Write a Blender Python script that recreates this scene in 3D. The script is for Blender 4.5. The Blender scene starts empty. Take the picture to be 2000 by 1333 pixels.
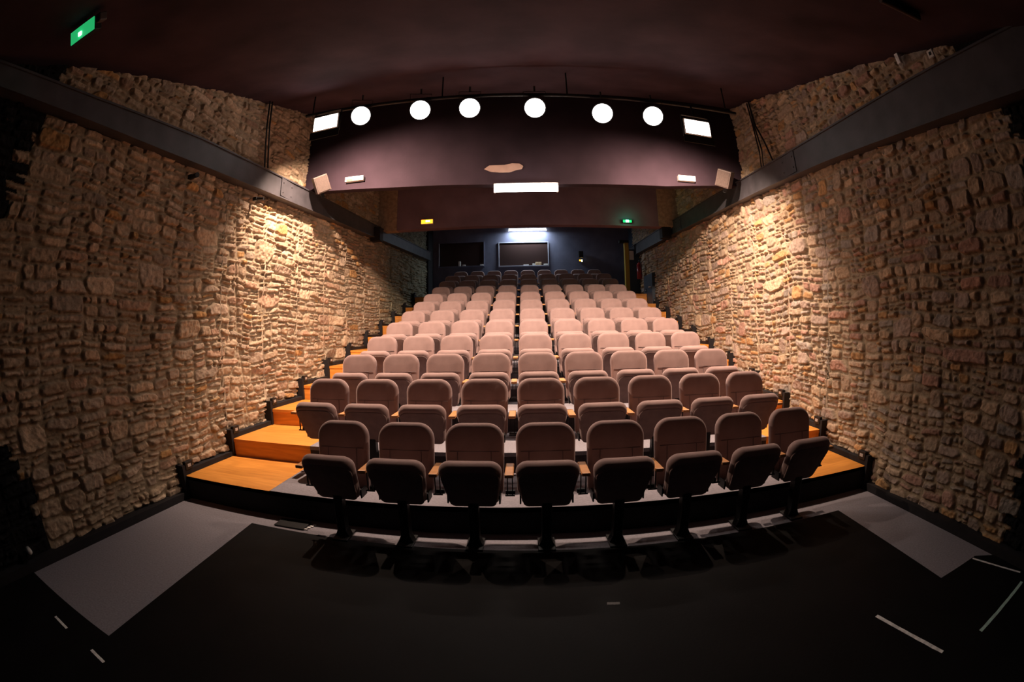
import bpy, bmesh, math, random
import numpy as np
from mathutils import Vector, Matrix

C = bpy.context.scene.collection
scene = bpy.context.scene
PI = math.pi

# ------------------------------------------------------------------ camera (15 mm class fisheye on a full frame body)
CAM = dict(pitch=-0.02239, yaw=-0.02724, roll=-0.01731, loc=(-0.1478, 0.0, 1.5985), lens=15.878)
cd = bpy.data.cameras.new('camera')
cam = bpy.data.objects.new('camera', cd)
C.objects.link(cam)
cd.type = 'PANO'
cd.sensor_width = 36.0
cd.clip_start = 0.02
cd.clip_end = 100
for holder in (cd, getattr(cd, 'cycles', None)):
    if holder is None:
        continue
    try:
        holder.panorama_type = 'FISHEYE_EQUISOLID'
        holder.fisheye_lens = CAM['lens']
        holder.fisheye_fov = math.radians(200)
    except Exception:
        pass
_p, _y, _r = CAM['pitch'], CAM['yaw'], CAM['roll']
fwd = Vector((math.sin(_y) * math.cos(_p), math.cos(_y) * math.cos(_p), math.sin(_p)))
rgt = Vector((math.cos(_y), -math.sin(_y), 0))
upv = rgt.cross(fwd)
r2 = math.cos(_r) * rgt + math.sin(_r) * upv
u2 = -math.sin(_r) * rgt + math.cos(_r) * upv
cam.matrix_world = Matrix(((r2.x, u2.x, -fwd.x, CAM['loc'][0]), (r2.y, u2.y, -fwd.y, CAM['loc'][1]),
                           (r2.z, u2.z, -fwd.z, CAM['loc'][2]), (0, 0, 0, 1)))
scene.camera = cam

# ------------------------------------------------------------------ world, view, light
world = bpy.data.worlds.new('world')
scene.world = world
world.use_nodes = True
bg = world.node_tree.nodes['Background']
bg.inputs[0].default_value = (0.66, 0.78, 1.0, 1)
bg.inputs[1].default_value = 0.012  # faint blue ambient fill added, entering by the open stage side
scene.view_settings.view_transform = 'Standard'
scene.view_settings.look = 'None'
scene.view_settings.gamma = 1.0
scene.view_settings.exposure = 0.0
scene.view_settings.use_curve_mapping = False
try:
    scene.cycles.use_denoising = True
    scene.cycles.max_bounces = 6
    scene.cycles.sample_clamp_indirect = 6
except Exception:
    pass

FLOOD_W = 1050
LANTERN_W = 30


def add_light(name, kind, loc, energy, color, aim=None, **kw):
    ld = bpy.data.lights.new(name, kind)
    ld.energy = energy
    ld.color = color
    for k, v in kw.items():
        setattr(ld, k, v)
    o = bpy.data.objects.new(name, ld)
    C.objects.link(o)
    o.location = loc
    if aim is not None:
        d = Vector(aim) - Vector(loc)
        o.rotation_euler = d.to_track_quat('-Z', 'Y').to_euler()
    return o


# ------------------------------------------------------------------ room measures
WL, TL = 3.6758, 0.0297       # left wall plane x = -WL + TL*y
WR, TR = 3.2367, -0.01708     # right wall plane x = WR - TR*y
S = 0.53                      # seat pitch
D1, DP = 3.2642, 0.91994


def xl(y): return -WL + TL * y
def xr(y): return WR - TR * y
def edge(k): return 14.15 if k == 12 else D1 + (k - 1) * DP


def tz(k):
    if k <= 0:
        return 0.0
    if k == 11:
        return 2.60
    return 0.2382 + (k - 1) * 0.19885 + 0.0064971 * (k - 1) * (k - 2) / 2


def ceil_z(y): return 3.36 + 0.302 * y if y < 6.15 else 5.3


# ------------------------------------------------------------------ helpers
def obj(name, bm_or_me, mat, parent=None, smooth=False):
    if isinstance(bm_or_me, bmesh.types.BMesh):
        me = bpy.data.meshes.new(name)
        bmesh.ops.recalc_face_normals(bm_or_me, faces=bm_or_me.faces)
        bm_or_me.to_mesh(me)
        bm_or_me.free()
    else:
        me = bm_or_me
    if smooth:
        me.polygons.foreach_set('use_smooth', [True] * len(me.polygons))
    o = bpy.data.objects.new(name, me)
    C.objects.link(o)
    for m in (mat if isinstance(mat, (list, tuple)) else [mat]):
        me.materials.append(m)
    if parent is not None:
        o.parent = parent
    return o


def tag(o, label, cat, group=None, kind=None):
    o['label'] = label
    o['category'] = cat
    if group:
        o['group'] = group
    if kind:
        o['kind'] = kind
    return o


def thing(name, label, cat, loc=(0, 0, 0), rotz=0, group=None):
    o = bpy.data.objects.new(name, None)
    o.empty_display_size = 0.1
    C.objects.link(o)
    o.location = loc
    o.rotation_euler = (0, 0, rotz)
    return tag(o, label, cat, group)


def struct(name, bm, mat, smooth=False):
    o = obj(name, bm, mat, None, smooth)
    o['kind'] = 'structure'
    return o


def copy_tree(o, parent=None):
    c = o.copy()
    C.objects.link(c)
    if parent is not None:
        c.parent = parent
    for ch in list(o.children):
        copy_tree(ch, c)
    return c


def box(bm, c, s, rot=None, bevel=0.0, seg=2, mi=0):
    r = bmesh.ops.create_cube(bm, size=1.0)
    vs = r['verts']
    bmesh.ops.scale(bm, vec=Vector(s), verts=vs)
    if bevel > 0:
        es = list({e for v in vs for e in v.link_edges})
        rb = bmesh.ops.bevel(bm, geom=es, offset=bevel, segments=seg, profile=0.5, affect='EDGES')
        vs = list({v for f in rb['faces'] for v in f.verts} | {v for v in vs if v.is_valid})
    if rot is not None:
        bmesh.ops.rotate(bm, cent=(0, 0, 0), matrix=rot, verts=vs)
    bmesh.ops.translate(bm, vec=Vector(c), verts=vs)
    if mi:
        for f in {f for v in vs for f in v.link_faces}:
            f.material_index = mi
    return vs


def cyl(bm, p0, p1, r0, r1=None, seg=16, cap=True):
    p0, p1 = Vector(p0), Vector(p1)
    r1 = r0 if r1 is None else r1
    d = p1 - p0
    q = d.to_track_quat('Z', 'Y').to_matrix().to_4x4()
    r = bmesh.ops.create_cone(bm, cap_ends=cap, segments=seg, radius1=r0, radius2=r1, depth=d.length)
    bmesh.ops.transform(bm, matrix=Matrix.Translation((p0 + p1) / 2) @ q, verts=r['verts'])
    return r['verts']


def tube(bm, pts, r, seg=8):
    """a round tube along points"""
    rings = []
    n = len(pts)
    for i, p in enumerate(pts):
        a = Vector(pts[max(i - 1, 0)])
        b = Vector(pts[min(i + 1, n - 1)])
        t = (b - a).normalized()
        q = t.to_track_quat('Z', 'Y')
        rings.append([bm.verts.new(Vector(p) + q @ Vector((r * math.cos(2 * PI * k / seg), r * math.sin(2 * PI * k / seg), 0))) for k in range(seg)])
    for a, b in zip(rings, rings[1:]):
        for k in range(seg):
            bm.faces.new((a[k], a[(k + 1) % seg], b[(k + 1) % seg], b[k]))
    bm.faces.new(rings[0][::-1])
    bm.faces.new(rings[-1])


def prism(bm, poly, h0, h1, axis='Z'):
    """extrude a polygon; axis Z: poly is (x,y); axis Y: poly is (x,z); axis X: poly is (y,z)"""
    def P(a, b, h):
        return {'Z': (a, b, h), 'Y': (a, h, b), 'X': (h, a, b)}[axis]
    lo = [bm.verts.new(P(a, b, h0)) for a, b in poly]
    hi = [bm.verts.new(P(a, b, h1)) for a, b in poly]
    n = len(poly)
    bm.faces.new(lo)
    bm.faces.new(hi[::-1])
    for i in range(n):
        bm.faces.new((lo[i], lo[(i + 1) % n], hi[(i + 1) % n], hi[i]))


# ------------------------------------------------------------------ materials
def new_mat(name):
    m = bpy.data.materials.new(name)
    m.use_nodes = True
    nt = m.node_tree
    return m, nt, nt.nodes['Principled BSDF']


def N(nt, t, **kw):
    n = nt.nodes.new(t)
    for k, v in kw.items():
        setattr(n, k, v)
    return n


def simple(name, col, rough=0.6, metal=0.0, spec=0.5, noise=0.0, scale=20, bump=0.0, bscale=200, sheen=0.0):
    m, nt, b = new_mat(name)
    b.inputs['Roughness'].default_value = rough
    b.inputs['Metallic'].default_value = metal
    b.inputs['Specular IOR Level'].default_value = spec
    tc = N(nt, 'ShaderNodeTexCoord')
    if noise > 0:
        nz = N(nt, 'ShaderNodeTexNoise')
        nz.inputs['Scale'].default_value = scale
        nz.inputs['Detail'].default_value = 5
        nt.links.new(tc.outputs['Object'], nz.inputs['Vector'])
        rp = N(nt, 'ShaderNodeValToRGB')
        rp.color_ramp.elements[0].position = 0.3
        rp.color_ramp.elements[1].position = 0.7
        rp.color_ramp.elements[0].color = (*[c * (1 - noise) for c in col], 1)
        rp.color_ramp.elements[1].color = (*[min(1, c * (1 + noise)) for c in col], 1)
        nt.links.new(nz.outputs['Fac'], rp.inputs['Fac'])
        nt.links.new(rp.outputs['Color'], b.inputs['Base Color'])
    else:
        b.inputs['Base Color'].default_value = (*col, 1)
    if bump > 0:
        nb = N(nt, 'ShaderNodeTexNoise')
        nb.inputs['Scale'].default_value = bscale
        nb.inputs['Detail'].default_value = 3
        nt.links.new(tc.outputs['Object'], nb.inputs['Vector'])
        bp = N(nt, 'ShaderNodeBump')
        bp.inputs['Strength'].default_value = bump
        bp.inputs['Distance'].default_value = 0.01
        nt.links.new(nb.outputs['Fac'], bp.inputs['Height'])
        nt.links.new(bp.outputs['Normal'], b.inputs['Normal'])
    if sheen > 0:
        b.inputs['Sheen Weight'].default_value = sheen
        b.inputs['Sheen Roughness'].default_value = 0.35
        b.inputs['Sheen Tint'].default_value = (1, 0.86, 0.84, 1)
    return m


def emis(name, col, strength):
    m, nt, b = new_mat(name)
    b.inputs['Base Color'].default_value = (*[min(1, c) for c in col], 1)
    b.inputs['Emission Color'].default_value = (*col, 1)
    b.inputs['Emission Strength'].default_value = strength
    return m


def stone_mat():
    m, nt, b = new_mat('rubble_stone')
    at = N(nt, 'ShaderNodeVertexColor', layer_name='stone')
    tc = N(nt, 'ShaderNodeTexCoord')
    n1 = N(nt, 'ShaderNodeTexNoise')
    n1.inputs['Scale'].default_value = 22
    n1.inputs['Detail'].default_value = 8
    n1.inputs['Roughness'].default_value = 0.65
    nt.links.new(tc.outputs['Object'], n1.inputs['Vector'])
    rp = N(nt, 'ShaderNodeValToRGB')
    rp.color_ramp.elements[0].position = 0.28
    rp.color_ramp.elements[1].position = 0.72
    rp.color_ramp.elements[0].color = (0.62, 0.58, 0.55, 1)
    rp.color_ramp.elements[1].color = (1.25, 1.22, 1.18, 1)
    nt.links.new(n1.outputs['Fac'], rp.inputs['Fac'])
    mx = N(nt, 'ShaderNodeMix', data_type='RGBA', blend_type='MULTIPLY')
    mx.inputs[0].default_value = 1.0
    nt.links.new(at.outputs['Color'], mx.inputs[6])
    nt.links.new(rp.outputs['Color'], mx.inputs[7])
    nt.links.new(mx.outputs[2], b.inputs['Base Color'])
    b.inputs['Roughness'].default_value = 0.93
    b.inputs['Specular IOR Level'].default_value = 0.2
    n2 = N(nt, 'ShaderNodeTexNoise')
    n2.inputs['Scale'].default_value = 75
    n2.inputs['Detail'].default_value = 6
    n2.inputs['Roughness'].default_value = 0.7
    nt.links.new(tc.outputs['Object'], n2.inputs['Vector'])
    bp = N(nt, 'ShaderNodeBump')
    bp.inputs['Strength'].default_value = 0.75
    bp.inputs['Distance'].default_value = 0.012
    nt.links.new(n2.outputs['Fac'], bp.inputs['Height'])
    nt.links.new(bp.outputs['Normal'], b.inputs['Normal'])
    return m


def wood_mat(name, base, dark, scale=1.0):
    m, nt, b = new_mat(name)
    tc = N(nt, 'ShaderNodeTexCoord')
    mp = N(nt, 'ShaderNodeMapping')
    mp.inputs['Scale'].default_value = (1.2 * scale, 14 * scale, 14 * scale)
    nt.links.new(tc.outputs['Object'], mp.inputs['Vector'])
    nz = N(nt, 'ShaderNodeTexNoise')
    nz.inputs['Scale'].default_value = 2.2
    nz.inputs['Detail'].default_value = 6
    nz.inputs['Distortion'].default_value = 0.6
    nt.links.new(mp.outputs['Vector'], nz.inputs['Vector'])
    rp = N(nt, 'ShaderNodeValToRGB')
    rp.color_ramp.elements[0].position = 0.3
    rp.color_ramp.elements[1].position = 0.68
    rp.color_ramp.elements[0].color = (*dark, 1)
    rp.color_ramp.elements[1].color = (*base, 1)
    nt.links.new(nz.outputs['Fac'], rp.inputs['Fac'])
    nt.links.new(rp.outputs['Color'], b.inputs['Base Color'])
    b.inputs['Roughness'].default_value = 0.42
    return m


def fabric_mat():
    """grey-brown velour with a stitched seam across and two stitched seams down, in seat coordinates"""
    m, nt, b = new_mat('seat_velour')
    tc = N(nt, 'ShaderNodeTexCoord')
    nz = N(nt, 'ShaderNodeTexNoise')
    nz.inputs['Scale'].default_value = 6
    nz.inputs['Detail'].default_value = 4
    nt.links.new(tc.outputs['Object'], nz.inputs['Vector'])
    rp = N(nt, 'ShaderNodeValToRGB')
    rp.color_ramp.elements[0].position = 0.3
    rp.color_ramp.elements[1].position = 0.7
    rp.color_ramp.elements[0].color = (0.250, 0.166, 0.155, 1)
    rp.color_ramp.elements[1].color = (0.325, 0.218, 0.203, 1)
    nt.links.new(nz.outputs['Fac'], rp.inputs['Fac'])
    nt.links.new(rp.outputs['Color'], b.inputs['Base Color'])
    b.inputs['Roughness'].default_value = 0.9
    b.inputs['Specular IOR Level'].default_value = 0.15
    b.inputs['Sheen Weight'].default_value = 0.55
    b.inputs['Sheen Roughness'].default_value = 0.4
    b.inputs['Sheen Tint'].default_value = (1, 0.85, 0.83, 1)
    n2 = N(nt, 'ShaderNodeTexNoise')
    n2.inputs['Scale'].default_value = 300
    nt.links.new(tc.outputs['Object'], n2.inputs['Vector'])
    bp = N(nt, 'ShaderNodeBump')
    bp.inputs['Strength'].default_value = 0.25
    bp.inputs['Distance'].default_value = 0.004
    nt.links.new(n2.outputs['Fac'], bp.inputs['Height'])
    nt.links.new(bp.outputs['Normal'], b.inputs['Normal'])
    return m


M = dict(
    stone=stone_mat(),
    carpet=simple('grey_carpet', (0.27, 0.25, 0.28), 0.95, spec=0.1, noise=0.14, scale=60, bump=0.4, bscale=400),
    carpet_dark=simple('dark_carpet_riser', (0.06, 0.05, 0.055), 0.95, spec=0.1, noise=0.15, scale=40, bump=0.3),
    matfloor=simple('black_dance_floor', (0.0045, 0.004, 0.0045), 0.7, spec=0.12, noise=0.3, scale=3, bump=0.08, bscale=60),
    black=simple('matt_black_paint', (0.016, 0.014, 0.016), 0.75, spec=0.25, noise=0.2, scale=8),
    ceil=simple('dark_ceiling_flare_tint', (0.045, 0.027, 0.034), 0.9, spec=0.1, noise=0.35, scale=1.6, bump=0.1, bscale=40),  # purple haze of the lens flare put into the ceiling colour
    bulk=simple('dark_bulkhead_flare_tint', (0.024, 0.014, 0.020), 0.9, spec=0.15, noise=0.22, scale=2.0, bump=0.1, bscale=30),  # near-black bulkhead, with lens-flare purple painted into its colour
    backwall=simple('dark_blue_back_wall_paint', (0.115, 0.115, 0.165), 0.8, spec=0.2, noise=0.15, scale=3),
    steel=simple('painted_steel_girder', (0.047, 0.043, 0.050), 0.6, metal=0.1, spec=0.5, noise=0.25, scale=5, bump=0.1, bscale=30),
    darksteel=simple('black_steel', (0.012, 0.011, 0.012), 0.5, metal=0.2, spec=0.4),
    wood=wood_mat('orange_wood_step', (0.80, 0.335, 0.060), (0.62, 0.235, 0.035)),
    padwood=wood_mat('armrest_beech', (0.72, 0.34, 0.13), (0.55, 0.24, 0.085), 2.5),
    velour=fabric_mat(),
    seam=simple('seam_thread', (0.16, 0.12, 0.12), 0.9, spec=0.1),
    under=simple('seat_underside_cloth', (0.24, 0.165, 0.155), 0.92, spec=0.1, noise=0.12, scale=12, bump=0.2, bscale=300),
    spkwood=simple('brown_speaker_box', (0.05, 0.030, 0.024), 0.6, noise=0.15, scale=10),
    white=simple('white_plastic', (0.62, 0.58, 0.55), 0.5),
    tape=simple('white_tape', (0.80, 0.78, 0.76), 0.6, noise=0.25, scale=30),
    mint=simple('pale_green_tape', (0.42, 0.60, 0.54), 0.6, noise=0.15, scale=30),
    blotch=simple('pale_patch_tone', (0.32, 0.20, 0.16), 0.9, noise=0.12, scale=8),
    red=simple('extinguisher_red', (0.35, 0.02, 0.02), 0.35),
    yellow=simple('yellow_door_frame', (0.42, 0.28, 0.03), 0.5),
    bluedoor=simple('blue_black_door', (0.03, 0.045, 0.07), 0.5),
    frame=simple('pale_window_frame', (0.30, 0.30, 0.36), 0.5),
    glass=simple('dark_booth_glass', (0.035, 0.020, 0.018), 0.12, spec=0.6),
    lens_hot=emis('lantern_lens', (1.0, 0.92, 0.86), 12),
    flood_hot=emis('flood_glass', (1.0, 0.95, 0.90), 10),
    tube_warm=emis('fluorescent_tube_warm', (1.0, 0.94, 0.84), 22),
    tube_cool=emis('fluorescent_tube_cool', (0.86, 0.95, 1.0), 18),
    amber=emis('amber_sign_glow', (1.0, 0.35, 0.02), 3.0),
    amber_core=emis('amber_core', (1.0, 0.85, 0.35), 14.0),
    green=emis('green_sign_glow', (0.02, 0.45, 0.14), 0.9),
    green_core=emis('green_core', (0.45, 1.0, 0.85), 9.0),
    steplens=simple('step_light_lens', (0.40, 0.36, 0.34), 0.3),
)

# ------------------------------------------------------------------ rubble stone walls
def vnoise(u, v, scale, seed):
    rng = np.random.RandomState(seed)
    T = rng.rand(256, 256).astype(np.float32) * 2 - 1
    a, b = u / scale, v / scale
    i, j = np.floor(a).astype(int), np.floor(b).astype(int)
    fa, fb = a - i, b - j
    fa, fb = fa * fa * (3 - 2 * fa), fb * fb * (3 - 2 * fb)
    g = lambda x, y: T[x & 255, y & 255]
    return (g(i, j) * (1 - fa) + g(i + 1, j) * fa) * (1 - fb) + (g(i, j + 1) * (1 - fa) + g(i + 1, j + 1) * fa) * fb


def lay_stones(y0, y1, z0, z1, rnd, flat):
    out = []
    st, z = [], z0
    while z < z1:                      # rough building lifts, so that no joint runs far up the wall
        zn = min(z1, z + rnd.uniform(0.28, 0.60))
        st.append((y0 + 0.0, y1, z, zn))
        z = zn
    while st:
        a, b, c, d = st.pop()
        w, h = b - a, d - c
        tgt = math.exp(rnd.gauss(math.log(0.025), 0.85))
        asp = w / h
        if w * h < tgt and 0.7 < asp < flat * 2.2 or (w < 0.09 and h < 0.05):
            out.append((a, b, c, d))
            continue
        if asp > rnd.uniform(0.9, 2.0) * flat:
            t = a + w * rnd.uniform(0.3, 0.7)
            st += [(a, t, c, d), (t, b, c, d)]
        else:
            t = c + h * rnd.uniform(0.3, 0.7)
            st += [(a, b, c, t), (a, b, t, d)]
    return np.array(out, dtype=np.float64)


def stone_wall(name, side, seed, flat):
    rnd = random.Random(seed)
    Y0, Y1, Z0, Z1 = -0.8, 14.45, -0.3, 5.6
    rects = lay_stones(Y0, Y1, Z0, Z1, rnd, flat)
    res = 0.006
    W, H = int((Y1 - Y0) / res) + 2, int((Z1 - Z0) / res) + 2
    ids = np.zeros((W, H), dtype=np.int32)
    for k, (a, b, c, d) in enumerate(rects):
        ids[int(round((a - Y0) / res)):int(round((b - Y0) / res)) + 1, int(round((c - Z0) / res)):int(round((d - Z0) / res)) + 1] = k
    rng = np.random.RandomState(seed)
    nst = len(rects)
    depth = rng.uniform(0.016, 0.050, nst)
    tiltu, tiltv = rng.normal(0, 0.10, nst), rng.normal(0, 0.12, nst)
    # sampling grid
    ys = [-0.6]
    while ys[-1] < 14.3:
        ys.append(ys[-1] + 0.0018 * math.hypot(3.4, ys[-1]))
    ys = np.array(ys)
    nz = 560
    zlo = np.array([max(-0.02, tz(int(max(0, (y - D1) // DP + 1)) if y < 13 else 11) - 0.25) for y in ys])
    zlo = np.where(ys < D1 + DP, -0.02, zlo)
    zhi = np.array([ceil_z(y) + 0.04 for y in ys])
    t = np.linspace(0, 1, nz)
    U = np.repeat(ys[:, None], nz, 1)
    V = zlo[:, None] + (zhi - zlo)[:, None] * t[None, :]
    wu = U + vnoise(U, V, 0.37, seed + 1) * 0.040 + vnoise(U, V, 0.13, seed + 2) * 0.020 + vnoise(U, V, 0.035, seed + 12) * 0.005
    wv = V + vnoise(U, V, 0.70, seed + 3) * 0.045 + vnoise(U, V, 0.16, seed + 4) * 0.012 + vnoise(U, V, 0.03, seed + 13) * 0.005
    iu = np.clip(((wu - Y0) / res).astype(int), 0, W - 1)
    iv = np.clip(((wv - Z0) / res).astype(int), 0, H - 1)
    I = ids[iu, iv]
    R = rects[I]
    hw, hh = (R[..., 1] - R[..., 0]) / 2, (R[..., 3] - R[..., 2]) / 2
    cu, cv = (R[..., 1] + R[..., 0]) / 2, (R[..., 3] + R[..., 2]) / 2
    du, dv = wu - cu, wv - cv
    rad = np.minimum(hw, hh) * rng.uniform(0.35, 0.95, nst)[I]
    qx, qy = np.abs(du) - hw + rad, np.abs(dv) - hh + rad
    sd = -(np.hypot(np.maximum(qx, 0), np.maximum(qy, 0)) + np.minimum(np.maximum(qx, qy), 0) - rad)
    sd = sd - 0.006
    for q in range(3):       # knock the corners off each stone
        an = rng.uniform(0, 2 * PI, nst)
        cc = rng.uniform(0.80, 1.35, nst)
        cut = (cc[I] - (np.cos(an)[I] * du / hw + np.sin(an)[I] * dv / hh)) * np.minimum(hw, hh)
        sd = np.minimum(sd, cut)
    sd = sd - rng.uniform(-0.002, 0.005, nst)[I] + vnoise(U, V, 0.02, seed + 20) * 0.002
    e = np.clip(sd / 0.013, 0, 1)
    e = e * e * (3 - 2 * e)
    if side < 0:             # old straight joint running up the left wall
        line = np.clip((np.abs(U - 4.40 - (3.3 - V) * 0.10 - vnoise(U, V, 0.5, 77) * 0.015) - 0.006) / 0.02, 0, 1)
        e = e * line
    tp = depth[I] + tiltu[I] * du * 0.7 + tiltv[I] * dv * 0.9
    tp = np.clip(tp, 0.008, 0.075)
    rough = vnoise(U, V, 0.045, seed + 5) * 0.006 + vnoise(U, V, 0.018, seed + 6) * 0.0035
    hgt = e * (tp + rough * 1.3) + (1 - e) * (vnoise(U, V, 0.10, seed + 7) * 0.008) + vnoise(U, V, 0.9, seed + 8) * 0.018
    hgt -= 0.028
    # colours of the stones themselves
    if side < 0:
        pal = np.array([(.50, .37, .26), (.55, .42, .30), (.43, .33, .25), (.47, .31, .22), (.58, .45, .34), (.52, .30, .13)])
        pw = [.28, .25, .2, .12, .11, .04]
    else:
        pal = np.array([(.46, .35, .26), (.53, .40, .28), (.40, .31, .26), (.46, .28, .22), (.38, .33, .29), (.52, .31, .15)])
        pw = [.24, .20, .2, .14, .12, .10]
    base = pal[rng.choice(len(pal), nst, p=pw)] * rng.uniform(0.78, 1.15, (nst, 1))
    mortar = np.array((.38, .30, .21))
    col = base[I] * e[..., None] + mortar * (1 - e)[..., None]
    # the rear stretch is a greyer, rougher patched masonry
    if side < 0:
        g = np.clip((U - 9.4) / 1.2, 0, 1)[..., None]
        col = col * (1 - g) + (np.array((.30, .28, .20)) * (0.85 + 0.3 * (vnoise(U, V, 0.07, 5)[..., None]))) * g
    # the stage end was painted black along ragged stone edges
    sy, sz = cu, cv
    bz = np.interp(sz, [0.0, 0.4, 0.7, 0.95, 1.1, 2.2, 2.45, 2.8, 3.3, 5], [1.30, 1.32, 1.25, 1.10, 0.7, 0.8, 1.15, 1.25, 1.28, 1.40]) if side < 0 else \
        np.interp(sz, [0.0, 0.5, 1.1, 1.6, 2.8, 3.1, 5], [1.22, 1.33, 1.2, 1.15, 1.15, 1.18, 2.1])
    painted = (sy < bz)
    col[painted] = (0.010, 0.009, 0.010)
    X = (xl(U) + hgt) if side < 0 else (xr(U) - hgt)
    co = np.stack([X, U, V], -1).reshape(-1, 3)
    nu = len(ys)
    idx = np.arange(nu * nz).reshape(nu, nz)
    q = np.stack([idx[:-1, :-1], idx[1:, :-1], idx[1:, 1:], idx[:-1, 1:]], -1).reshape(-1, 4)
    if side > 0:
        q = q[:, ::-1]
    me = bpy.data.meshes.new(name)
    me.vertices.add(len(co))
    me.vertices.foreach_set('co', co.astype(np.float32).ravel())
    me.loops.add(q.size)
    me.loops.foreach_set('vertex_index', np.ascontiguousarray(q, dtype=np.int32).ravel())
    me.polygons.add(len(q))
    me.polygons.foreach_set('loop_start', np.arange(0, q.size, 4, dtype=np.int32))
    me.update(calc_edges=True)
    me.polygons.foreach_set('use_smooth', np.ones(len(q), dtype=bool))
    ca = me.color_attributes.new('stone', 'FLOAT_COLOR', 'POINT')
    c4 = np.ones((len(co), 4), dtype=np.float32)
    c4[:, :3] = np.clip(col.reshape(-1, 3), 0, 1)
    ca.data.foreach_set('color', c4.ravel())
    me.update()
    o = obj(name, me, M['stone'])
    o['kind'] = 'structure'
    return o


stone_wall('wall_left', -1, 14, 2.3)
stone_wall('wall_right', 1, 29, 1.7)

# ------------------------------------------------------------------ floor, ceiling, back wall
bm = bmesh.new()
prism(bm, [(-4.2, -1.6), (4.0, -1.6), (4.0, 3.4), (-4.2, 3.4)], -0.12, 0.0)
struct('floor', bm, M['carpet'])

bm = bmesh.new()   # sloping ceiling over the front, level behind
prism(bm, [(-1.6, ceil_z(-1.6)), (6.14, ceil_z(6.14)), (6.14, 5.6), (-1.6, 3.4)], -4.3, 4.3, 'X')
prism(bm, [(6.14, 5.3), (15.2, 5.3), (15.2, 5.6), (6.14, 5.6)], -4.3, 4.3, 'X')
struct('ceiling', bm, M['ceil'])

bm = bmesh.new()
box(bm, (0, 15.10, 2.8), (8.6, 0.2, 5.6))
wb = struct('wall_back', bm, M['backwall'])

bm = bmesh.new()   # short black returns that join the stone walls to the back wall
box(bm, (-3.55, 14.62, 2.8), (0.7, 0.76, 5.6))
struct('wall_left_return', bm, M['black'])
bm = bmesh.new()
box(bm, (3.86, 14.62, 2.8), (0.7, 0.76, 5.6))
struct('wall_right_return', bm, M['bluedoor'])

# bulkheads
bm = bmesh.new()
prism(bm, [(-3.62, 3.84), (-2.0, 3.74), (0, 3.67), (2.0, 3.70), (3.45, 3.83), (3.45, 5.5), (-3.62, 5.5)], 6.15, 6.30, 'Y')
tag(obj('bulkhead', bm, M['bulk']), 'dark ceiling bulkhead with flare-purple tint behind the row of stage lanterns', 'bulkhead')
bpy.data.objects['bulkhead']['kind'] = 'structure'
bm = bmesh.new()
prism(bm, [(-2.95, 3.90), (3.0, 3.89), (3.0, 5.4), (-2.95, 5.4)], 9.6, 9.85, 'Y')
tag(obj('rear_bulkhead', bm, simple('rear_bulkhead_flare_tint', (0.17, 0.11, 0.14), 0.85, spec=0.15, noise=0.2, scale=2.0)), 'second bulkhead with flare-purple tint farther back over the rear rows', 'bulkhead')  # flare purple in the colour, paler to offset the little light here
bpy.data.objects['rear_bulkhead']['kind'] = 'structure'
for sx, nm in ((-1, 'left'), (1, 'right')):
    bm = bmesh.new()
    x = -3.22 if sx < 0 else 3.2
    box(bm, (x, 9.72, 4.6), (0.55, 0.28, 1.4))
    o = obj('stone_pier', bm, simple('pier_stone_' + nm, (0.30, 0.21, 0.14), 0.95, noise=0.3, scale=12, bump=0.9, bscale=18))
    tag(o, 'short stone pier above the %s girder beside the rear bulkhead' % nm, 'pier', kind='structure')

# ------------------------------------------------------------------ side girders
def girder(name, label, side, lo, up):
    bm = bmesh.new()
    ys = np.linspace(-0.6, 14.2, 38)
    prev = None
    xf = (lambda y: xl(y) + 0.13) if side < 0 else (lambda y: xr(y) - 0.13)
    sg = -1 if side < 0 else 1
    for y in ys:
        l, u = float(np.interp(y, *zip(*lo))), float(np.interp(y, *zip(*up)))
        f = 0.018
        prof = [(xf(y) + sg * 0.20, l), (xf(y) - sg * 0.02, l), (xf(y) - sg * 0.02, l + f), (xf(y), l + f), (xf(y), u - f),
                (xf(y) - sg * 0.02, u - f), (xf(y) - sg * 0.02, u), (xf(y) + sg * 0.20, u)]
        ring = [bm.verts.new((a, y, b)) for a, b in prof]
        if prev:
            for i in range(len(ring)):
                j = (i + 1) % len(ring)
                bm.faces.new((prev[i], prev[j], ring[j], ring[i]))
        else:
            bm.faces.new(ring)
        prev = ring
    bm.faces.new(prev)
    t = thing(name, label, 'girder', (0, 0, 0))
    obj('flange', bm, M['steel'], t)
    for yj in ((5.35, 9.2) if side < 0 else (4.55, 9.2)):      # bolted joint plates
        b2 = bmesh.new()
        l, u = float(np.interp(yj, *zip(*lo))), float(np.interp(yj, *zip(*up)))
        box(b2, (xf(yj) - sg * 0.008, yj, (l + u) / 2), (0.012, 0.34, (u - l) - 0.05), bevel=0.002)
        for a in (-0.12, 0.12):
            for c in (-0.07, 0.07):
                cyl(b2, (xf(yj) - sg * 0.012, yj + a, (l + u) / 2 + c), (xf(yj) - sg * 0.024, yj + a, (l + u) / 2 + c), 0.011, seg=8)
        obj('joint_plate', b2, M['steel'], t)
    t['kind'] = 'structure'
    return t


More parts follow.
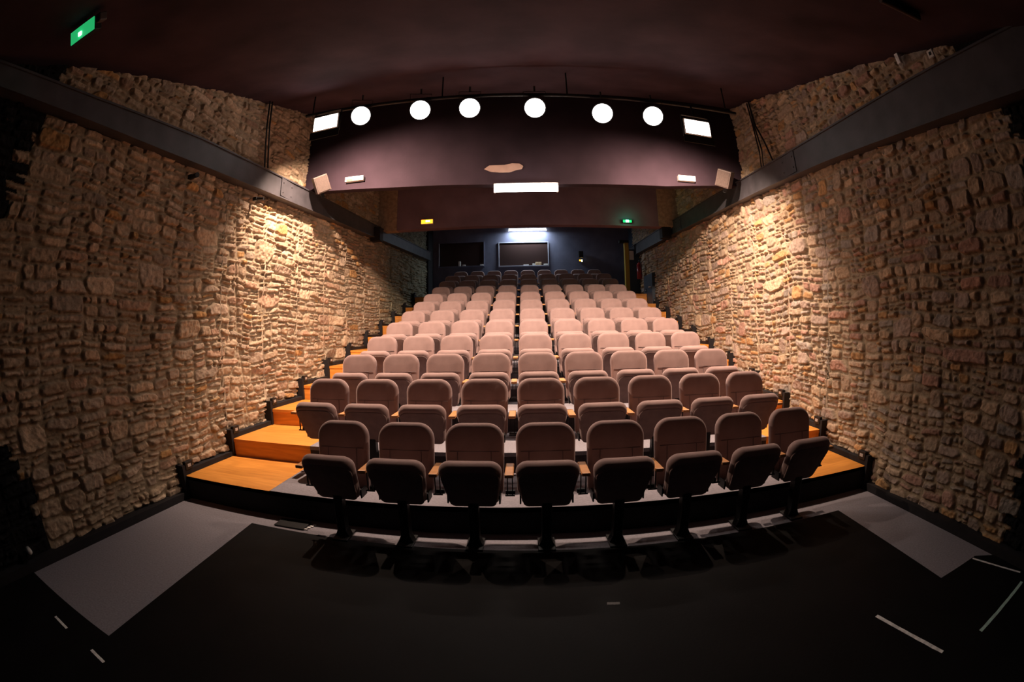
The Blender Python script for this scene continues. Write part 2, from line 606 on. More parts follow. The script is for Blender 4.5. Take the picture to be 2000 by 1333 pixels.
girder('girder', 'grey painted steel girder running along the left stone wall', -1,
       [(-.6, 3.28), (1.2, 3.33), (2.8, 3.37), (5.4, 3.48), (8.1, 3.60), (14.2, 3.92)],
       [(-.6, 3.44), (1.7, 3.56), (3.4, 3.70), (5.9, 3.81), (9.6, 3.95), (14.2, 4.2)])
girder('girder', 'grey painted steel girder running along the right stone wall', 1,
       [(-.6, 3.02), (1.1, 3.14), (2.5, 3.27), (3.7, 3.39), (5.2, 3.50), (9.4, 3.72), (14.2, 3.93)],
       [(-.6, 3.5), (2.1, 3.68), (4.8, 3.79), (7.36, 3.94), (9.6, 4.05), (14.2, 4.25)])

# ------------------------------------------------------------------ stage floor covering and markings
bm = bmesh.new()
prism(bm, [(-3.9, -1.55), (3.6, -1.55), (3.6, 0.95), (3.03, 1.44), (2.53, 1.45), (2.60, 2.93), (-2.49, 3.02), (-2.40, 1.05), (-3.9, 1.09)], 0.0, 0.005)
tag(obj('dance_floor', bm, M['matfloor']), 'black vinyl dance floor covering the stage in front of the seats', 'dance floor')


def strip(name, label, cat, p, q, w, mat, group=None):
    p, q = Vector((*p, 0)), Vector((*q, 0))
    d = (q - p).normalized()
    n = Vector((-d.y, d.x, 0)) * w / 2
    rnd = random.Random(int(p.x * 1000))
    k = 14
    a = [p + (q - p) * i / k + n * rnd.uniform(0.85, 1.05) for i in range(k + 1)]
    b = [p + (q - p) * i / k - n * rnd.uniform(0.85, 1.05) for i in range(k + 1)]
    bm = bmesh.new()
    prism(bm, [(v.x, v.y) for v in a + b[::-1]], 0.0052, 0.0068)
    return tag(obj(name, bm, mat), label, cat, group)


G = 'tape marks on the stage floor'
strip('tape_mark', 'short white tape mark nearer the left wall on the black stage floor', 'tape', (-2.88, .885), (-2.70, .872), .022, M['tape'], G)
strip('tape_mark', 'short white tape mark at the bottom left, farther from the left wall', 'tape', (-2.39, .862), (-2.24, .842), .024, M['tape'], G)
strip('tape_mark', 'thin white tape beside the grey carpet corner at the right stage edge', 'tape', (2.98, 1.43), (3.13, .94), .022, M['tape'], G)
strip('tape_mark', 'long pale green tape at the far right edge of the stage floor', 'tape', (3.02, .855), (2.28, .80), .028, M['mint'], G)
strip('tape_mark', 'worn diagonal white tape on the black floor at lower right', 'tape', (1.81, 1.44), (1.93, .87), .030, M['tape'], G)
strip('tape_mark', 'tiny grey tape scrap near the middle of the black floor', 'tape', (0.32, 2.22), (0.395, 2.21), .028, simple('grey_tape', (.09, .085, .085), .7), G)

t = thing('floor_socket', 'black floor socket plate with striped tape before the left end seat', 'floor socket', (-2.12, 3.14, 0))
bm = bmesh.new()
box(bm, (0, 0, 0.008), (0.30, 0.16, 0.012), bevel=0.003)
obj('cover_plate', bm, M['darksteel'], t)
bm = bmesh.new()
for i in range(4):
    box(bm, (0.165 + 0.012 * i, -0.06 + 0.035 * i, 0.008), (0.03, 0.018, 0.004), rot=None)
obj('striped_tape', bm, M['tape'], t)

# skirting along the stage side walls and stepped along the seating
for side, nm in ((-1, 'left'), (1, 'right')):
    bm = bmesh.new()
    f = xl if side < 0 else xr
    sg = -side
    def run(ya, yb, z0, h, w):
        a, b = f(ya), f(yb)
        prism(bm, [(a - sg * 0.05, ya), (a + sg * w, ya), (b + sg * w, yb), (b - sg * 0.05, yb)], z0, z0 + h)
    run(-0.6, D1, 0.0, 0.075, 0.075)
    for k in range(1, 12):
        run(edge(k), edge(k + 1) if k < 11 else 14.3, tz(k), 0.055, 0.07)
        y = edge(k)
        run(y - 0.035, y + 0.012, tz(k - 1), tz(k) - tz(k - 1) + 0.11, 0.085)
    struct('baseboard_' + nm, bm, M['black'])
    # bright round floor light cover / sockets
    for k in range(1, 12):
        y = edge(k)
        word = ['', 'lowest', 'second lowest', 'third', 'fourth', 'fifth', 'sixth', 'seventh', 'eighth', 'ninth', 'tenth', 'topmost'][k]
        t = thing('step_light', 'small black step light on the %s wall at the %s step' % (nm, word), 'step light', (f(y) + sg * 0.07, y + 0.07, tz(k) + 0.055), 0,
                  'step lights along the %s wall' % nm)
        b2 = bmesh.new()
        box(b2, (0, 0, 0.045), (0.05, 0.12, 0.085), bevel=0.006)
        obj('housing', b2, M['darksteel'], t)
        b2 = bmesh.new()
        box(b2, (sg * 0.026, 0.0, 0.045), (0.006, 0.055, 0.032), bevel=0.002)
        obj('lens', b2, M['steplens'], t)

# ------------------------------------------------------------------ seating tiers
TW = {1: 'lowest', 2: 'second', 3: 'third', 4: 'fourth', 5: 'fifth', 6: 'sixth', 7: 'seventh', 8: 'eighth', 9: 'ninth', 10: 'tenth', 11: 'topmost'}
XA, XB = -2.40, 2.44
for k in range(1, 12):
    y0 = edge(k)
    y1 = edge(k + 1) if k < 11 else 14.98
    yw = min(y1, 14.24)
    z, zb = tz(k), tz(k - 1)
    t = thing('seating_tier', 'grey carpeted seating tier with orange wooden aisle steps, %s from the stage' % TW[k], 'seating tier', (0, 0, zb), 0, 'stepped seating tiers')
    bm = bmesh.new()
    box(bm, ((XA + XB) / 2, (y0 + y1) / 2, z - zb - 0.02), (XB - XA, y1 - y0, 0.04))
    obj('carpet_deck', bm, M['carpet'], t)
    bm = bmesh.new()
    if k == 1:
        prism(bm, [(xl(y0) + 0.03, y0 + 0.012), (xr(y0) - 0.03, y0 + 0.012), (xr(y0) - 0.03, y0 + 0.05), (xl(y0) + 0.03, y0 + 0.05)], 0.0, z - zb - 0.04)
        obj('riser', bm, M['black'], t)
        bm = bmesh.new()
        box(bm, ((xl(y0) + xr(y0)) / 2, y0 + 0.006, z - zb - 0.02), (xr(y0) - xl(y0) - 0.06, 0.012, 0.04))
        obj('nosing', bm, M['black'], t)
    else:
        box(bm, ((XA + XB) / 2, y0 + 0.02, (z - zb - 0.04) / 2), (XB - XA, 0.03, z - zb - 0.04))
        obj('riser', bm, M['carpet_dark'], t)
    for xa, xb, nm in ((lambda y: xl(y) + 0.06, lambda y: XA, 'l'), (lambda y: XB, lambda y: xr(y) - 0.075, 'r')):
        bm = bmesh.new()
        prism(bm, [(xa(y0), y0), (xb(y0), y0), (xb(yw), yw), (xa(yw), yw)], z - zb - 0.035, z - zb + 0.001)
        if k > 1:
            prism(bm, [(xa(y0), y0 + 0.01), (xb(y0), y0 + 0.01), (xb(y0), y0 + 0.045), (xa(y0), y0 + 0.045)], 0.0, z - zb - 0.035)
        obj('wooden_step', bm, M['wood'], t)

# ------------------------------------------------------------------ theatre seat
def rr_outline(hw_t, hw_b, h, r_t, r_b, ins, n=9):
    """outline (x,z) of a rounded trapezoid, half width hw_t at the top, hw_b at the bottom, z in 0..h, inset by ins"""
    def corner(cx, cz, r, a0, a1):
        return [(cx + r * math.cos(a0 + (a1 - a0) * i / (n - 1)), cz + r * math.sin(a0 + (a1 - a0) * i / (n - 1))) for i in range(n)]
    rt, rb = max(r_t - ins, 0.004), max(r_b - ins, 0.004)
    ht, hb, top, bot = hw_t - ins, hw_b - ins, h - ins, ins
    pts = corner(ht - rt, top - rt, rt, 0, PI / 2)
    pts += corner(-ht + rt, top - rt, rt, PI / 2, PI)
    pts += corner(-hb + rb, bot + rb, rb, PI, 1.5 * PI)
    pts += corner(hb - rb, bot + rb, rb, 1.5 * PI, 2 * PI)
    return pts


def pillow(bm, hw_t, hw_b, h, r_t, r_b, th, er, bulge_f, bulge_b, curve, xf):
    """a cushion: front at y=0 facing -y, back at y=th; er edge radius; curve bends it round z"""
    layers = []
    m = 5
    for i in range(m):            # front rounded edge
        a = PI / 2 * i / (m - 1)
        layers.append((er * (1 - math.sin(a)), er * (1 - math.cos(a))))
    side = layers[::-1] and layers
    front = [(er * (1 - math.sin(PI / 2 * i / (m - 1))), er * (1 - math.cos(PI / 2 * i / (m - 1)))) for i in range(m)]
    half = min(hw_t, h / 2)
    inner = [(er + (half - er) * f, -bulge_f * math.sin(PI / 2 * f)) for f in (0.85, 0.6, 0.4, 0.2, 0.08)]
    seq = inner + [(a, b) for a, b in front] + [(a, th - b) for a, b in front[::-1]] + [(a, th + bulge_b * math.sin(PI / 2 * f)) for (a, _), f in zip(inner[::-1], (0.08, 0.2, 0.4, 0.6, 0.85))]
    rings = []
    for ins, y in seq:
        o = rr_outline(hw_t, hw_b, h, r_t, r_b, ins)
        rings.append([bm.verts.new(xf(Vector((x, y - curve * (x / hw_t) ** 2, z)))) for x, z in o])
    for a, b in zip(rings, rings[1:]):
        for i in range(len(a)):
            j = (i + 1) % len(a)
            bm.faces.new((a[i], a[j], b[j], b[i]))
    bm.faces.new(rings[0][::-1])
    bm.faces.new(rings[-1])


def make_seat():
    """origin on the row floor under the seat; +y away from the stage. y=0 is the plane of the riser behind"""
    t = thing('theatre_seat', '', 'seat')
    rec = Matrix.Rotation(math.radians(-9), 4, 'X')
    # backrest 0.37 .. 0.924
    bx = Matrix.Translation((0, -0.075, 0.375)) @ rec
    bm = bmesh.new()
    pillow(bm, 0.222, 0.215, 0.548, 0.125, 0.05, 0.085, 0.036, 0.008, 0.004, 0.020, lambda v: bx @ v)
    back = obj('backrest', bm, M['velour'], t, True)
    bm = bmesh.new()     # stitched seams
    def seam(x0, z0, x1, z1):
        pts = []
        for i in range(9):
            x = x0 + (x1 - x0) * i / 8
            z = z0 + (z1 - z0) * i / 8
            pts.append(bx @ Vector((x, -0.0035 - 0.020 * (x / 0.222) ** 2 - (0.0035 if abs(x) < 0.17 else 0), z)))
        tube(bm, pts, 0.0026, 5)
    seam(-0.186, 0.335, 0.186, 0.335)
    seam(-0.125, 0.335, -0.125, 0.04)
    seam(0.125, 0.335, 0.125, 0.04)
    obj('seam', bm, M['seam'], back)
    # folded seat: front edge up
    sx = Matrix.Translation((0, -0.205, 0.325)) @ Matrix.Rotation(math.radians(30), 4, 'X')
    bm = bmesh.new()
    pillow(bm, 0.219, 0.182, 0.425, 0.085, 0.050, 0.100, 0.046, 0.004, 0.012, 0.0, lambda v: sx @ v)
    cush = obj('seat_cushion', bm, M['velour'], t, True)
    bm = bmesh.new()
    pillow(bm, 0.202, 0.170, 0.375, 0.075, 0.045, 0.020, 0.010, 0.008, 0.0, 0.0, lambda v: sx @ (v + Vector((0, -0.006, 0.010))))
    obj('seat_underside', bm, M['under'], t, True)
    # pedestal
    bm = bmesh.new()
    box(bm, (0, -0.20, 0.19), (0.075, 0.085, 0.36), bevel=0.008)
    box(bm, (0, -0.20, 0.008), (0.13, 0.22, 0.016), bevel=0.004)
    for sgn in (-1, 1):
        vs = [bm.verts.new(v) for v in ((sgn * 0.036, -0.24, 0.015), (sgn * 0.060, -0.24, 0.015), (sgn * 0.036, -0.24, 0.07), (sgn * 0.036, -0.16, 0.015), (sgn * 0.060, -0.16, 0.015), (sgn * 0.036, -0.16, 0.07))]
        bm.faces.new(vs[:3]); bm.faces.new(vs[3:][::-1])
        bm.faces.new((vs[1], vs[2], vs[5], vs[4])); bm.faces.new((vs[0], vs[2], vs[5], vs[3])); bm.faces.new((vs[0], vs[1], vs[4], vs[3]))
    box(bm, (0, -0.115, 0.365), (0.36, 0.10, 0.022), bevel=0.005)
    for sgn in (-1, 1):       # hinge plates
        box(bm, (sgn * 0.19, -0.13, 0.38), (0.012, 0.13, 0.07), bevel=0.004)
    ped = obj('pedestal', bm, M['darksteel'], t)
    return t


def make_arm(parent, side):
    bm = bmesh.new()
    box(bm, (side * S / 2, -0.185, 0.607), (0.062, 0.29, 0.026), bevel=0.007)
    a = obj('armrest', bm, M['padwood'], parent)
    bm = bmesh.new()
    x = side * S / 2
    for dx in (-0.018, 0.018):
        box(bm, (x + dx, -0.17, 0.50), (0.007, 0.014, 0.19))
    box(bm, (x, -0.17, 0.408), (0.070, 0.016, 0.010))
    box(bm, (x, -0.08, 0.40), (0.070, 0.03, 0.03))
    box(bm, (x, -0.13, 0.585), (0.02, 0.16, 0.02))
    b = obj('arm_bracket', bm, M['darksteel'], a)
    return a


ROWW = ['', 'front row', 'second row from the stage', 'third row from the stage', 'fourth row from the stage', 'fifth row from the stage', 'sixth row from the stage',
        'seventh row from the stage', 'eighth row from the stage', 'ninth row from the stage', 'tenth row from the stage', 'row second from the back', 'back row']


def seatw(i, n):
    o = ['leftmost', 'second from left', 'third from left', 'fourth from left', 'middle one', 'fourth from right', 'third from right', 'second from right', 'rightmost']
    if n == 8:
        o = ['leftmost', 'second from left', 'third from left', 'fourth from left', 'fourth from right', 'third from right', 'second from right', 'rightmost']
    return o[i]


proto = make_seat()
make_arm(proto, -1)
first = True
for k in range(1, 13):
    cols = list(range(-3, 5)) if k == 1 else list(range(-4, 5))
    zf = tz(k - 1) if k < 12 else tz(11)
    dz = 0.0
    for i, c in enumerate(cols):
        if k == 1 and i == 0:
            s = proto
        else:
            s = copy_tree(proto)
        s.location = (c * S, edge(k) + 0.005, zf + 0.002)
        s['label'] = 'folded grey-brown velour theatre seat, %s in the %s' % (seatw(i, len(cols)), ROWW[k])
        s['category'] = 'seat'
        s['group'] = 'tip-up seats in the ' + ROWW[k]
        if i == len(cols) - 1:
            make_arm(s, 1)

# ------------------------------------------------------------------ lanterns on the lighting bar
bm = bmesh.new()
cyl(bm, (-3.0, 4.98, 4.56), (2.75, 4.98, 4.47), 0.024)
for x in (-2.9, -1.1, 0.45, 2.6):
    cyl(bm, (x, 4.98, 4.53), (x, 4.98, ceil_z(4.98) - 0.005), 0.010, seg=8)
tag(obj('lighting_bar', bm, M['darksteel']), 'black lighting bar below the sloping ceiling carrying the stage lanterns', 'lighting bar')

LX = [(-2.13, 4.35), (-1.35, 4.32), (-.74, 4.29), (.04, 4.26), (.85, 4.20), (1.49, 4.21)]
LW = ['leftmost of the row', 'second from left', 'third from left', 'third from right', 'second from right', 'rightmost of the row']


def make_lantern():
    t = thing('stage_lantern', '', 'stage lantern')
    bm = bmesh.new()
    cyl(bm, (0, 0.02, 0), (0, 0.26, 0), 0.115, seg=28)
    cyl(bm, (0, 0.0, 0), (0, 0.04, 0), 0.135, seg=28)
    cyl(bm, (0, 0.26, 0), (0, 0.31, 0), 0.115, 0.06, seg=28)
    obj('body', bm, M['darksteel'], t)
    bm = bmesh.new()
    cyl(bm, (0, -0.006, 0), (0, 0.002, 0), 0.122, seg=32)
    obj('lens', bm, M['lens_hot'], t)
    bm = bmesh.new()
    for s in (-1, 1):
        box(bm, (s * 0.132, 0.12, 0.09), (0.006, 0.03, 0.22))
    box(bm, (0, 0.12, 0.20), (0.27, 0.03, 0.006))
    cyl(bm, (0, 0.12, 0.20), (0, 0.12, 0.27), 0.012, seg=8)
    obj('yoke', bm, M['darksteel'], t)
    return t


lp = make_lantern()
for i, (x, z) in enumerate(LX):
    t = lp if i == 0 else copy_tree(lp)
    t.location = (x, 4.88, z)
    d = Vector(CAM['loc']) + Vector((0, 0, -0.8)) - Vector(t.location)
    t.rotation_euler = (math.atan2(-d.z, math.hypot(d.x, d.y)), 0, math.atan2(d.x, -d.y))
    t.rotation_euler = (math.asin(-d.z / d.length) * -1 * -1, 0, math.atan2(d.x, -d.y))
    t['label'] = 'lit round stage lantern glaring towards the stage, %s' % LW[i]
    t['category'] = 'stage lantern'
    t['group'] = 'stage lanterns on the bar'
    dn = d.normalized()
    add_light('lantern_beam', 'SPOT', Vector(t.location) + dn * 0.03, LANTERN_W, (1.0, 0.80, 0.68), (x * 0.6, 1.2, 0),
              spot_size=math.radians(70), spot_blend=0.8, shadow_soft_size=0.06)

FL = [(-2.62, 4.86, 4.33, (-1.7, 7.4, 0.2), 'left'), (2.07, 4.86, 4.10, (1.5, 7.4, 0.2), 'right')]
for x, y, z, aim, nm in FL:
    t = thing('floodlight', 'square halogen floodlight glowing white at the %s end of the lanterns' % nm, 'floodlight', (x, y, z), 0, 'halogen floodlights')
    sg = -1 if x < 0 else 1
    t.rotation_euler = (0, 0, math.radians(5 * sg))
    bm = bmesh.new()
    box(bm, (0, 0.05, 0), (0.38, 0.07, 0.23), bevel=0.012)
    box(bm, (0, 0.10, 0), (0.26, 0.05, 0.15), bevel=0.01)
    obj('housing', bm, M['darksteel'], t)
    bm = bmesh.new()
    box(bm, (0, 0.012, 0), (0.345, 0.012, 0.200))
    obj('glass', bm, M['flood_hot'], t)
    bm = bmesh.new()
    for a, b, c, d in ((0, 0.106, 0.375, 0.010), (0, -0.106, 0.375, 0.010)):
        box(bm, (a, 0.008, b), (c, 0.02, d))
    for a in (-0.184, 0.184):
        box(bm, (a, 0.008, 0), (0.008, 0.02, 0.22))
    obj('front_frame', bm, M['white'], t)
    bm = bmesh.new()
    for s in (-1, 1):
        box(bm, (s * 0.198, 0.05, 0.08), (0.006, 0.03, 0.20))
    box(bm, (0, 0.05, 0.18), (0.40, 0.03, 0.006))
    cyl(bm, (0, 0.05, 0.18), (0, 0.10, 0.20 if x < 0 else 0.38), 0.012, seg=8)
    obj('yoke', bm, M['darksteel'], t)
    bm = bmesh.new()        # plate added below the flood to cut its beam off the stage
    box(bm, (0, 0.0, -0.174), (0.44, 0.004, 0.112), rot=None)
    obj('added_hood', bm, M['darksteel'], t)
    hm = t.rotation_euler.to_matrix()
    add_light('flood_beam', 'SPOT', Vector((x, y, z)) + hm @ Vector((0, 0.045, -0.150)), FLOOD_W, (1.0, 0.73, 0.55), aim, spot_size=math.radians(165), spot_blend=0.9, shadow_soft_size=0.022)

# ------------------------------------------------------------------ fluorescent fittings
def fluor(label, loc, L, hh, mat, energy, color, tilt, spread):
    t = thing('fluorescent_light', label, 'fluorescent light', loc)
    bm = bmesh.new()
    box(bm, (0, 0.03, hh * 0.5 + 0.012), (L + 0.04, 0.07, 0.02), bevel=0.003)
    for s in (-1, 1):
        box(bm, (s * (L / 2 + 0.01), 0.0, 0), (0.02, 0.05, hh + 0.02), bevel=0.003)
    obj('housing', bm, M['white'], t)
    bm = bmesh.new()
    cyl(bm, (-L / 2, -0.005, 0), (L / 2, -0.005, 0), hh / 2, seg=20)
    obj('tube', bm, mat, t)
    lo = add_light('fluorescent_glow', 'AREA', (loc[0], loc[1] - 0.03 - hh / 2, loc[2] - 0.03), energy, color, (loc[0], loc[1] + tilt[0], loc[2] + tilt[1]),
                   shape='RECTANGLE', size=L, size_y=0.05)
    lo.rotation_euler = (Vector((0, tilt[0], tilt[1]))).to_track_quat('-Z', 'Y').to_euler()
    return t


fluor('bright fluorescent light under the front bulkhead above the middle rows', (-0.08, 6.08, 3.60), 0.86, 0.11, M['tube_warm'], 45, (1.0, 0.82, 0.70), (0.25, -1), 0)
fluor('slim cool white fluorescent light above the control booth window', (0.03, 14.86, 4.99), 1.24, 0.07, M['tube_cool'], 60, (0.72, 0.88, 1.0), (0.10, -1), 0)

# ------------------------------------------------------------------ signs and small fittings
def box_thing(name, label, cat, loc, size, mat, rot=(0, 0, 0), parts=(), group=None, body='housing', bevel=0.005):
    t = thing(name, label, cat, loc, 0, group)
    t.rotation_euler = rot
    bm = bmesh.new()
    box(bm, (0, 0, 0), size, bevel=bevel)
    obj(body, bm, mat, t)
    for pn, c, s, m in parts:
        bm = bmesh.new()
        box(bm, c, s, bevel=min(s) * 0.2)
        obj(pn, bm, m, t)
    return t


box_thing('emergency_light', 'white emergency light with yellow glow on the front bulkhead, left side', 'emergency light', (-2.63, 6.11, 3.93), (0.30, 0.07, 0.075), M['white'],
          parts=[('diffuser', (0, -0.037, -0.018), (0.24, 0.01, 0.03), M['amber']), ('lamp', (0.02, -0.043, -0.02), (0.08, 0.008, 0.018), M['amber_core'])])
box_thing('emergency_light', 'white emergency light with a small glowing lamp on the front bulkhead, right side', 'emergency light', (2.32, 6.11, 3.83), (0.28, 0.07, 0.085), M['white'],
          parts=[('diffuser', (0, -0.037, 0.0), (0.24, 0.008, 0.05), M['tape']), ('lamp', (-0.02, -0.043, -0.015), (0.05, 0.008, 0.02), M['flood_hot'])])  # small glowing spot in front of the diffuser
box_thing('emergency_light', 'glowing amber emergency light high on the rear bulkhead at left', 'emergency light', (-2.23, 9.56, 4.04), (0.27, 0.07, 0.10), M['white'],
          parts=[('diffuser', (0, -0.037, 0), (0.26, 0.01, 0.09), M['amber']), ('lamp', (0.02, -0.043, 0.01), (0.09, 0.008, 0.035), M['amber_core'])])
box_thing('exit_light', 'glowing green exit light high on the rear bulkhead at right', 'exit light', (2.17, 9.56, 3.975), (0.22, 0.07, 0.07), M['darksteel'],
          parts=[('diffuser', (0, -0.037, 0), (0.20, 0.01, 0.06), M['green']), ('lamp', (0.0, -0.043, 0.0), (0.07, 0.008, 0.05), M['green_core'])])
add_light('exit_glow', 'POINT', (2.17, 9.40, 3.97), 1.6, (0.1, 1.0, 0.5), shadow_soft_size=0.05)
t = box_thing('exit_light', 'green lit exit light box hanging from the ceiling at upper left', 'exit light', (-2.86, 1.10, 3.60), (0.30, 0.07, 0.11), M['darksteel'],
              rot=(math.radians(35), 0, math.radians(4)),
              parts=[('diffuser', (0, -0.037, 0), (0.29, 0.012, 0.10), M['green']), ('lamp', (-0.02, -0.046, -0.01), (0.035, 0.01, 0.03), M['green_core']),
                     ('end_cap', (0.18, 0, 0.02), (0.06, 0.08, 0.07), M['spkwood'])])
bm = bmesh.new()
cyl(bm, (0, 0, 0.04), (0, 0, 0.14), 0.008, seg=8)
obj('hanger', bm, M['darksteel'], t)

box_thing('indicator_lamp', 'small orange lamp on the dark back wall right of the booth window', 'indicator lamp', (1.80, 14.96, 3.92), (0.13, 0.06, 0.10), M['darksteel'],
          parts=[('lamp', (-0.03, -0.035, 0.01), (0.05, 0.02, 0.05), M['amber']), ('bulb', (0.03, -0.035, 0.0), (0.04, 0.02, 0.06), M['amber_core'])])
box_thing('loudspeaker', 'black loudspeaker hanging above the small orange lamp on the back wall', 'loudspeaker', (1.80, 14.90, 4.12), (0.16, 0.14, 0.22), M['darksteel'],
          parts=[('grille', (0, -0.075, 0), (0.13, 0.01, 0.18), M['black'])])

for sx, nm, loc, rot in ((-1, 'left', (-3.08, 5.86, 3.83), (math.radians(18), math.radians(-24), math.radians(30))),
                         (1, 'right', (2.86, 5.86, 3.80), (math.radians(18), math.radians(24), math.radians(-38)))):
    t = thing('loudspeaker', 'brown loudspeaker box angled on the %s girder below the bulkhead' % nm, 'loudspeaker', loc, 0, 'brown loudspeakers')
    t.rotation_euler = rot
    bm = bmesh.new()
    box(bm, (0, 0, 0), (0.22, 0.20, 0.26), bevel=0.008)
    obj('cabinet', bm, M['spkwood'], t)
    bm = bmesh.new()
    box(bm, (0, -0.104, 0), (0.19, 0.012, 0.23), bevel=0.003)
    obj('grille', bm, simple('grille_cloth_' + nm, (0.04, 0.025, 0.02), 0.9, noise=0.2, scale=60), t)
    bm = bmesh.new()
    box(bm, (-sx * -0.02, 0.06, -0.16), (0.05, 0.05, 0.10))
    obj('bracket', bm, M['darksteel'], t)
for loc, nm in (((-3.25, 9.1, 3.72), 'left'), ((3.12, 9.75, 3.80), 'right')):
    box_thing('loudspeaker', 'small black loudspeaker fixed to the %s girder near the rear bulkhead' % nm, 'loudspeaker', loc, (0.22, 0.22, 0.30), M['black'],
              parts=[('grille', (0, -0.112, 0), (0.18, 0.01, 0.26), M['darksteel'])], body='cabinet')

# irregular pale patch on the front bulkhead
bm = bmesh.new()
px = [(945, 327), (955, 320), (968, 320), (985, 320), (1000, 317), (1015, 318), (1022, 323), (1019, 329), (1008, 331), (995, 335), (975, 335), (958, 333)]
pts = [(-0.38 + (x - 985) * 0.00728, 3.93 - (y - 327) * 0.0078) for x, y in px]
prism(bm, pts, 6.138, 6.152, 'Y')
tag(obj('pale_patch', bm, M['blotch']), 'irregular pale patch on the dark bulkhead above the fluorescent light', 'plaster patch')

# cables on the upper stone wall
def cable(label, side, paths):
    bm = bmesh.new()
    f = (lambda y: xl(y) + 0.075) if side < 0 else (lambda y: xr(y) - 0.075)
    for pts in paths:
        tube(bm, [(f(y), y, z) for y, z in pts], 0.013, 6)
    tag(obj('cable_run', bm, M['darksteel']), label, 'cable', 'cable runs above the girders')


cable('pair of black cables dropping to the left girder over the stone wall', -1, [[(4.72, 4.80), (4.77, 4.4), (4.88, 3.82)], [(4.66, 4.80), (4.70, 4.4), (4.80, 3.80)]])
cable('bunch of black cables dropping to the right girder over the stone wall', 1,
      [[(5.36, 4.95), (5.34, 4.5), (5.26, 4.1), (5.30, 3.82)], [(5.42, 4.95), (5.38, 4.5), (5.34, 4.1), (5.36, 3.85)], [(5.36, 4.95), (5.30, 4.5), (5.15, 4.2), (5.00, 3.82)]])

# little wall fixings
for side, y, z, lab in ((-1, 3.41, 3.27, 'small black spot fixture on the left stone wall below the girder, nearer the stage'),
                        (-1, 4.71, 3.34, 'small black bracket on the left stone wall just under the girder')):
    t = thing('wall_spot', lab, 'spot fixture', (xl(y) + 0.05, y, z))
    bm = bmesh.new()
    box(bm, (0.0, 0, 0), (0.06, 0.05, 0.05), bevel=0.005)
    obj('mount', bm, M['darksteel'], t)
    bm = bmesh.new()
    cyl(bm, (0.03, 0, 0), (0.13, -0.03 if y < 4 else 0.01, -0.01), 0.028 if y < 4 else 0.02, seg=14)
    obj('can', bm, M['darksteel'], t)
box_thing('junction_box', 'small pale box high on the right stone wall under the ceiling', 'junction box', (xr(2.18) - 0.07, 2.18, 3.95), (0.05, 0.05, 0.11), M['tape'])
t = box_thing('wall_socket', 'white square socket with a dark centre on the right girder', 'wall socket', (xr(1.68) - 0.165, 1.70, 3.74), (0.02, 0.075, 0.075), M['white'],
              parts=[('opening', (-0.011, 0, 0), (0.006, 0.03, 0.03), M['darksteel'])], body='plate')
t = thing('ceiling_tube', 'unlit pale tube lamp on the ceiling at the upper right', 'tube lamp', (2.45, 1.43, 3.73))
t.rotation_euler = (0, 0, math.radians(-6))
bm = bmesh.new()
cyl(bm, (-0.22, 0, 0), (0.20, 0, 0), 0.022, seg=14)
obj('tube', bm, M['spkwood'], t)
bm = bmesh.new()
box(bm, (0, 0, 0.035), (0.42, 0.05, 0.05), bevel=0.004)
obj('batten', bm, M['darksteel'], t)

# ------------------------------------------------------------------ rear wall: booth windows, door, extinguisher
def window(n, x0, x1, z0, z1, fr_mat, lip):
    fm = bmesh.new()
    w = 0.03
    for a, b, c, d in ((x0 - w, x1 + w, z1, z1 + w), (x0 - w, x1 + w, z0 - w, z0), (x0 - w, x0, z0, z1), (x1, x1 + w, z0, z1)):
        box(fm, ((a + b) / 2, 14.985, (c + d) / 2), (b - a, 0.04, d - c), bevel=0.004)
    f = obj('window_%d' % n, fm, fr_mat)
    f['kind'] = 'structure'
    bm = bmesh.new()
    box(bm, ((x0 + x1) / 2, 14.995, (z0 + z1) / 2), (x1 - x0, 0.008, z1 - z0))
    obj('pane', bm, M['glass'], f)
    bm = bmesh.new()
    box(bm, ((x0 + x1) / 2, 14.95, z0 - 0.01), (x1 - x0, 0.10, 0.02), bevel=0.004)
    obj('sill', bm, fr_mat, f)


window(1, -0.93, 0.70, 3.77, 4.56, M['frame'], 0)
window(2, -3.0, -1.46, 3.80, 4.62, M['backwall'], 0)
bm = bmesh.new()
box(bm, (-2.98, 14.955, 4.22), (0.03, 0.03, 0.78), bevel=0.005)
tag(obj('pale_strip', bm, M['frame']), 'thin pale upright strip at the left side of the unlit booth window', 'strip')


def desk_item(name, label, cat, x, z, s, mat):
    bm = bmesh.new()
    box(bm, (x, 14.94, z + s[2] / 2), s, bevel=min(s) * 0.15)
    tag(obj(name, bm, mat), label, cat, 'small items on the booth window sills')


sz = 3.77
desk_item('paper_stack', 'small stack of white papers on the lit window sill, right end', 'papers', 0.62, sz, (0.14, 0.07, 0.05), M['white'])
desk_item('cable_box', 'small tan box of fittings on the lit window sill', 'box', 0.37, sz, (0.20, 0.07, 0.11), simple('tan_box', (.55, .38, .22), .7, noise=.5, scale=40))
desk_item('paper_sheet', 'crumpled pale paper left of the tan box on the window sill', 'paper', 0.22, sz, (0.10, 0.06, 0.06), M['white'])
desk_item('cloth', 'folded pale cloth on the lit window sill, leftmost item', 'cloth', -0.04, sz, (0.18, 0.06, 0.03), M['white'])
sz = 3.80
desk_item('cup', 'tall white cup on the sill of the unlit booth window', 'cup', -2.27, sz, (0.07, 0.06, 0.17), M['white'])
desk_item('paper_ball', 'small white lump beside the tall white cup', 'paper', -2.12, sz, (0.10, 0.06, 0.05), M['white'])
desk_item('paper_ball', 'small white lump at the right end of the unlit window sill', 'paper', -1.52, sz, (0.11, 0.06, 0.045), M['white'])

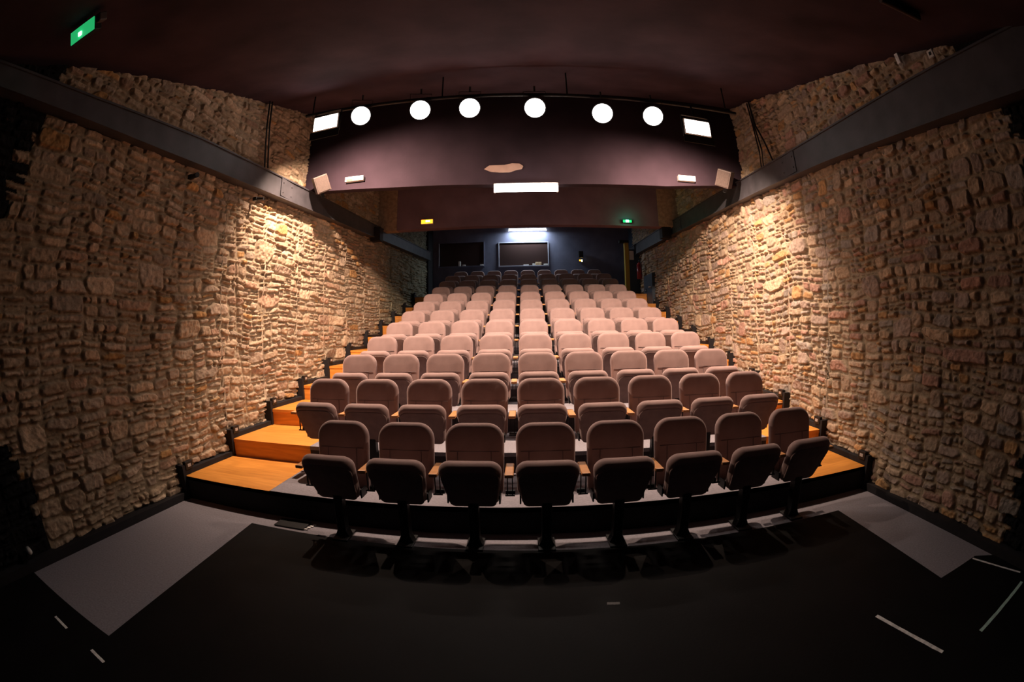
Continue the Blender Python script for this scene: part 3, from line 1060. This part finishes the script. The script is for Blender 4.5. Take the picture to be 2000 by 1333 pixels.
# door recess and fittings on the right
t = thing('partition_post', 'yellow painted post at the right end of the back rows', 'post', (3.0, 13.62, tz(11)))
bm = bmesh.new()
box(bm, (0.075, 0, 0.84), (0.13, 0.16, 1.68), bevel=0.004)
obj('post', bm, M['yellow'], t)
bm = bmesh.new()
box(bm, (0.0, 0, 1.72), (0.30, 0.18, 0.08), bevel=0.004)
obj('capital', bm, M['darksteel'], t)
bm = bmesh.new()
box(bm, (3.32, 13.60, 3.1), (0.36, 0.10, 1.95), bevel=0.004)
tag(obj('partition_panel', bm, M['bluedoor']), 'dark blue partition panel beside the yellow post', 'panel')
bm = bmesh.new()
box(bm, (3.22, 13.535, 3.88), (0.14, 0.012, 0.28), bevel=0.002)
tag(obj('notice_sheet', bm, M['white']), 'white notice sheet pinned to the dark blue partition panel', 'notice')
bm = bmesh.new()
box(bm, (3.42, 13.44, 4.03), (0.16, 0.06, 0.05), rot=Matrix.Rotation(math.radians(-25), 4, 'Y'), bevel=0.006)
tag(obj('wall_lamp', bm, M['white']), 'small white wall lamp right of the notice sheet', 'lamp')
t = thing('fire_extinguisher', 'red fire extinguisher hanging on the rear right wall', 'fire extinguisher', (3.30, 12.95, 3.08))
bm = bmesh.new()
cyl(bm, (0, 0, 0), (0, 0, 0.42), 0.078, seg=20)
cyl(bm, (0, 0, 0.42), (0, 0, 0.49), 0.078, 0.03, seg=20)
obj('cylinder_body', bm, M['red'], t, True)
bm = bmesh.new()
cyl(bm, (0, 0, 0.48), (0, 0, 0.54), 0.022, seg=12)
box(bm, (0, -0.04, 0.545), (0.025, 0.12, 0.02))
tube(bm, [(0.02, -0.02, 0.52), (0.02, -0.10, 0.48), (0.03, -0.11, 0.3), (0.03, -0.10, 0.12)], 0.011)
obj('valve', bm, M['darksteel'], t)
bm = bmesh.new()
y0, y1 = 11.85, 12.75
prism(bm, [(xr(y0) - 0.085, y0), (xr(y1) - 0.085, y1), (xr(y1) + 0.05, y1), (xr(y0) + 0.05, y0)], 2.28, 3.12)
d = obj('door_1', bm, M['bluedoor'])
d['kind'] = 'structure'
bm = bmesh.new()
box(bm, (xr(12.0) - 0.12, 12.0, 2.75), (0.05, 0.10, 0.02), bevel=0.004)
obj('door_handle', bm, M['white'], d)

# round white fitting on the black paint at lower left
bm = bmesh.new()
cyl(bm, (xl(1.12) + 0.03, 1.12, 0.16), (xl(1.12) + 0.09, 1.12, 0.16), 0.028, 0.022, seg=18)
tag(obj('coat_hook', bm, M['white'], None, True), 'small white hook low on the black painted left wall', 'hook')
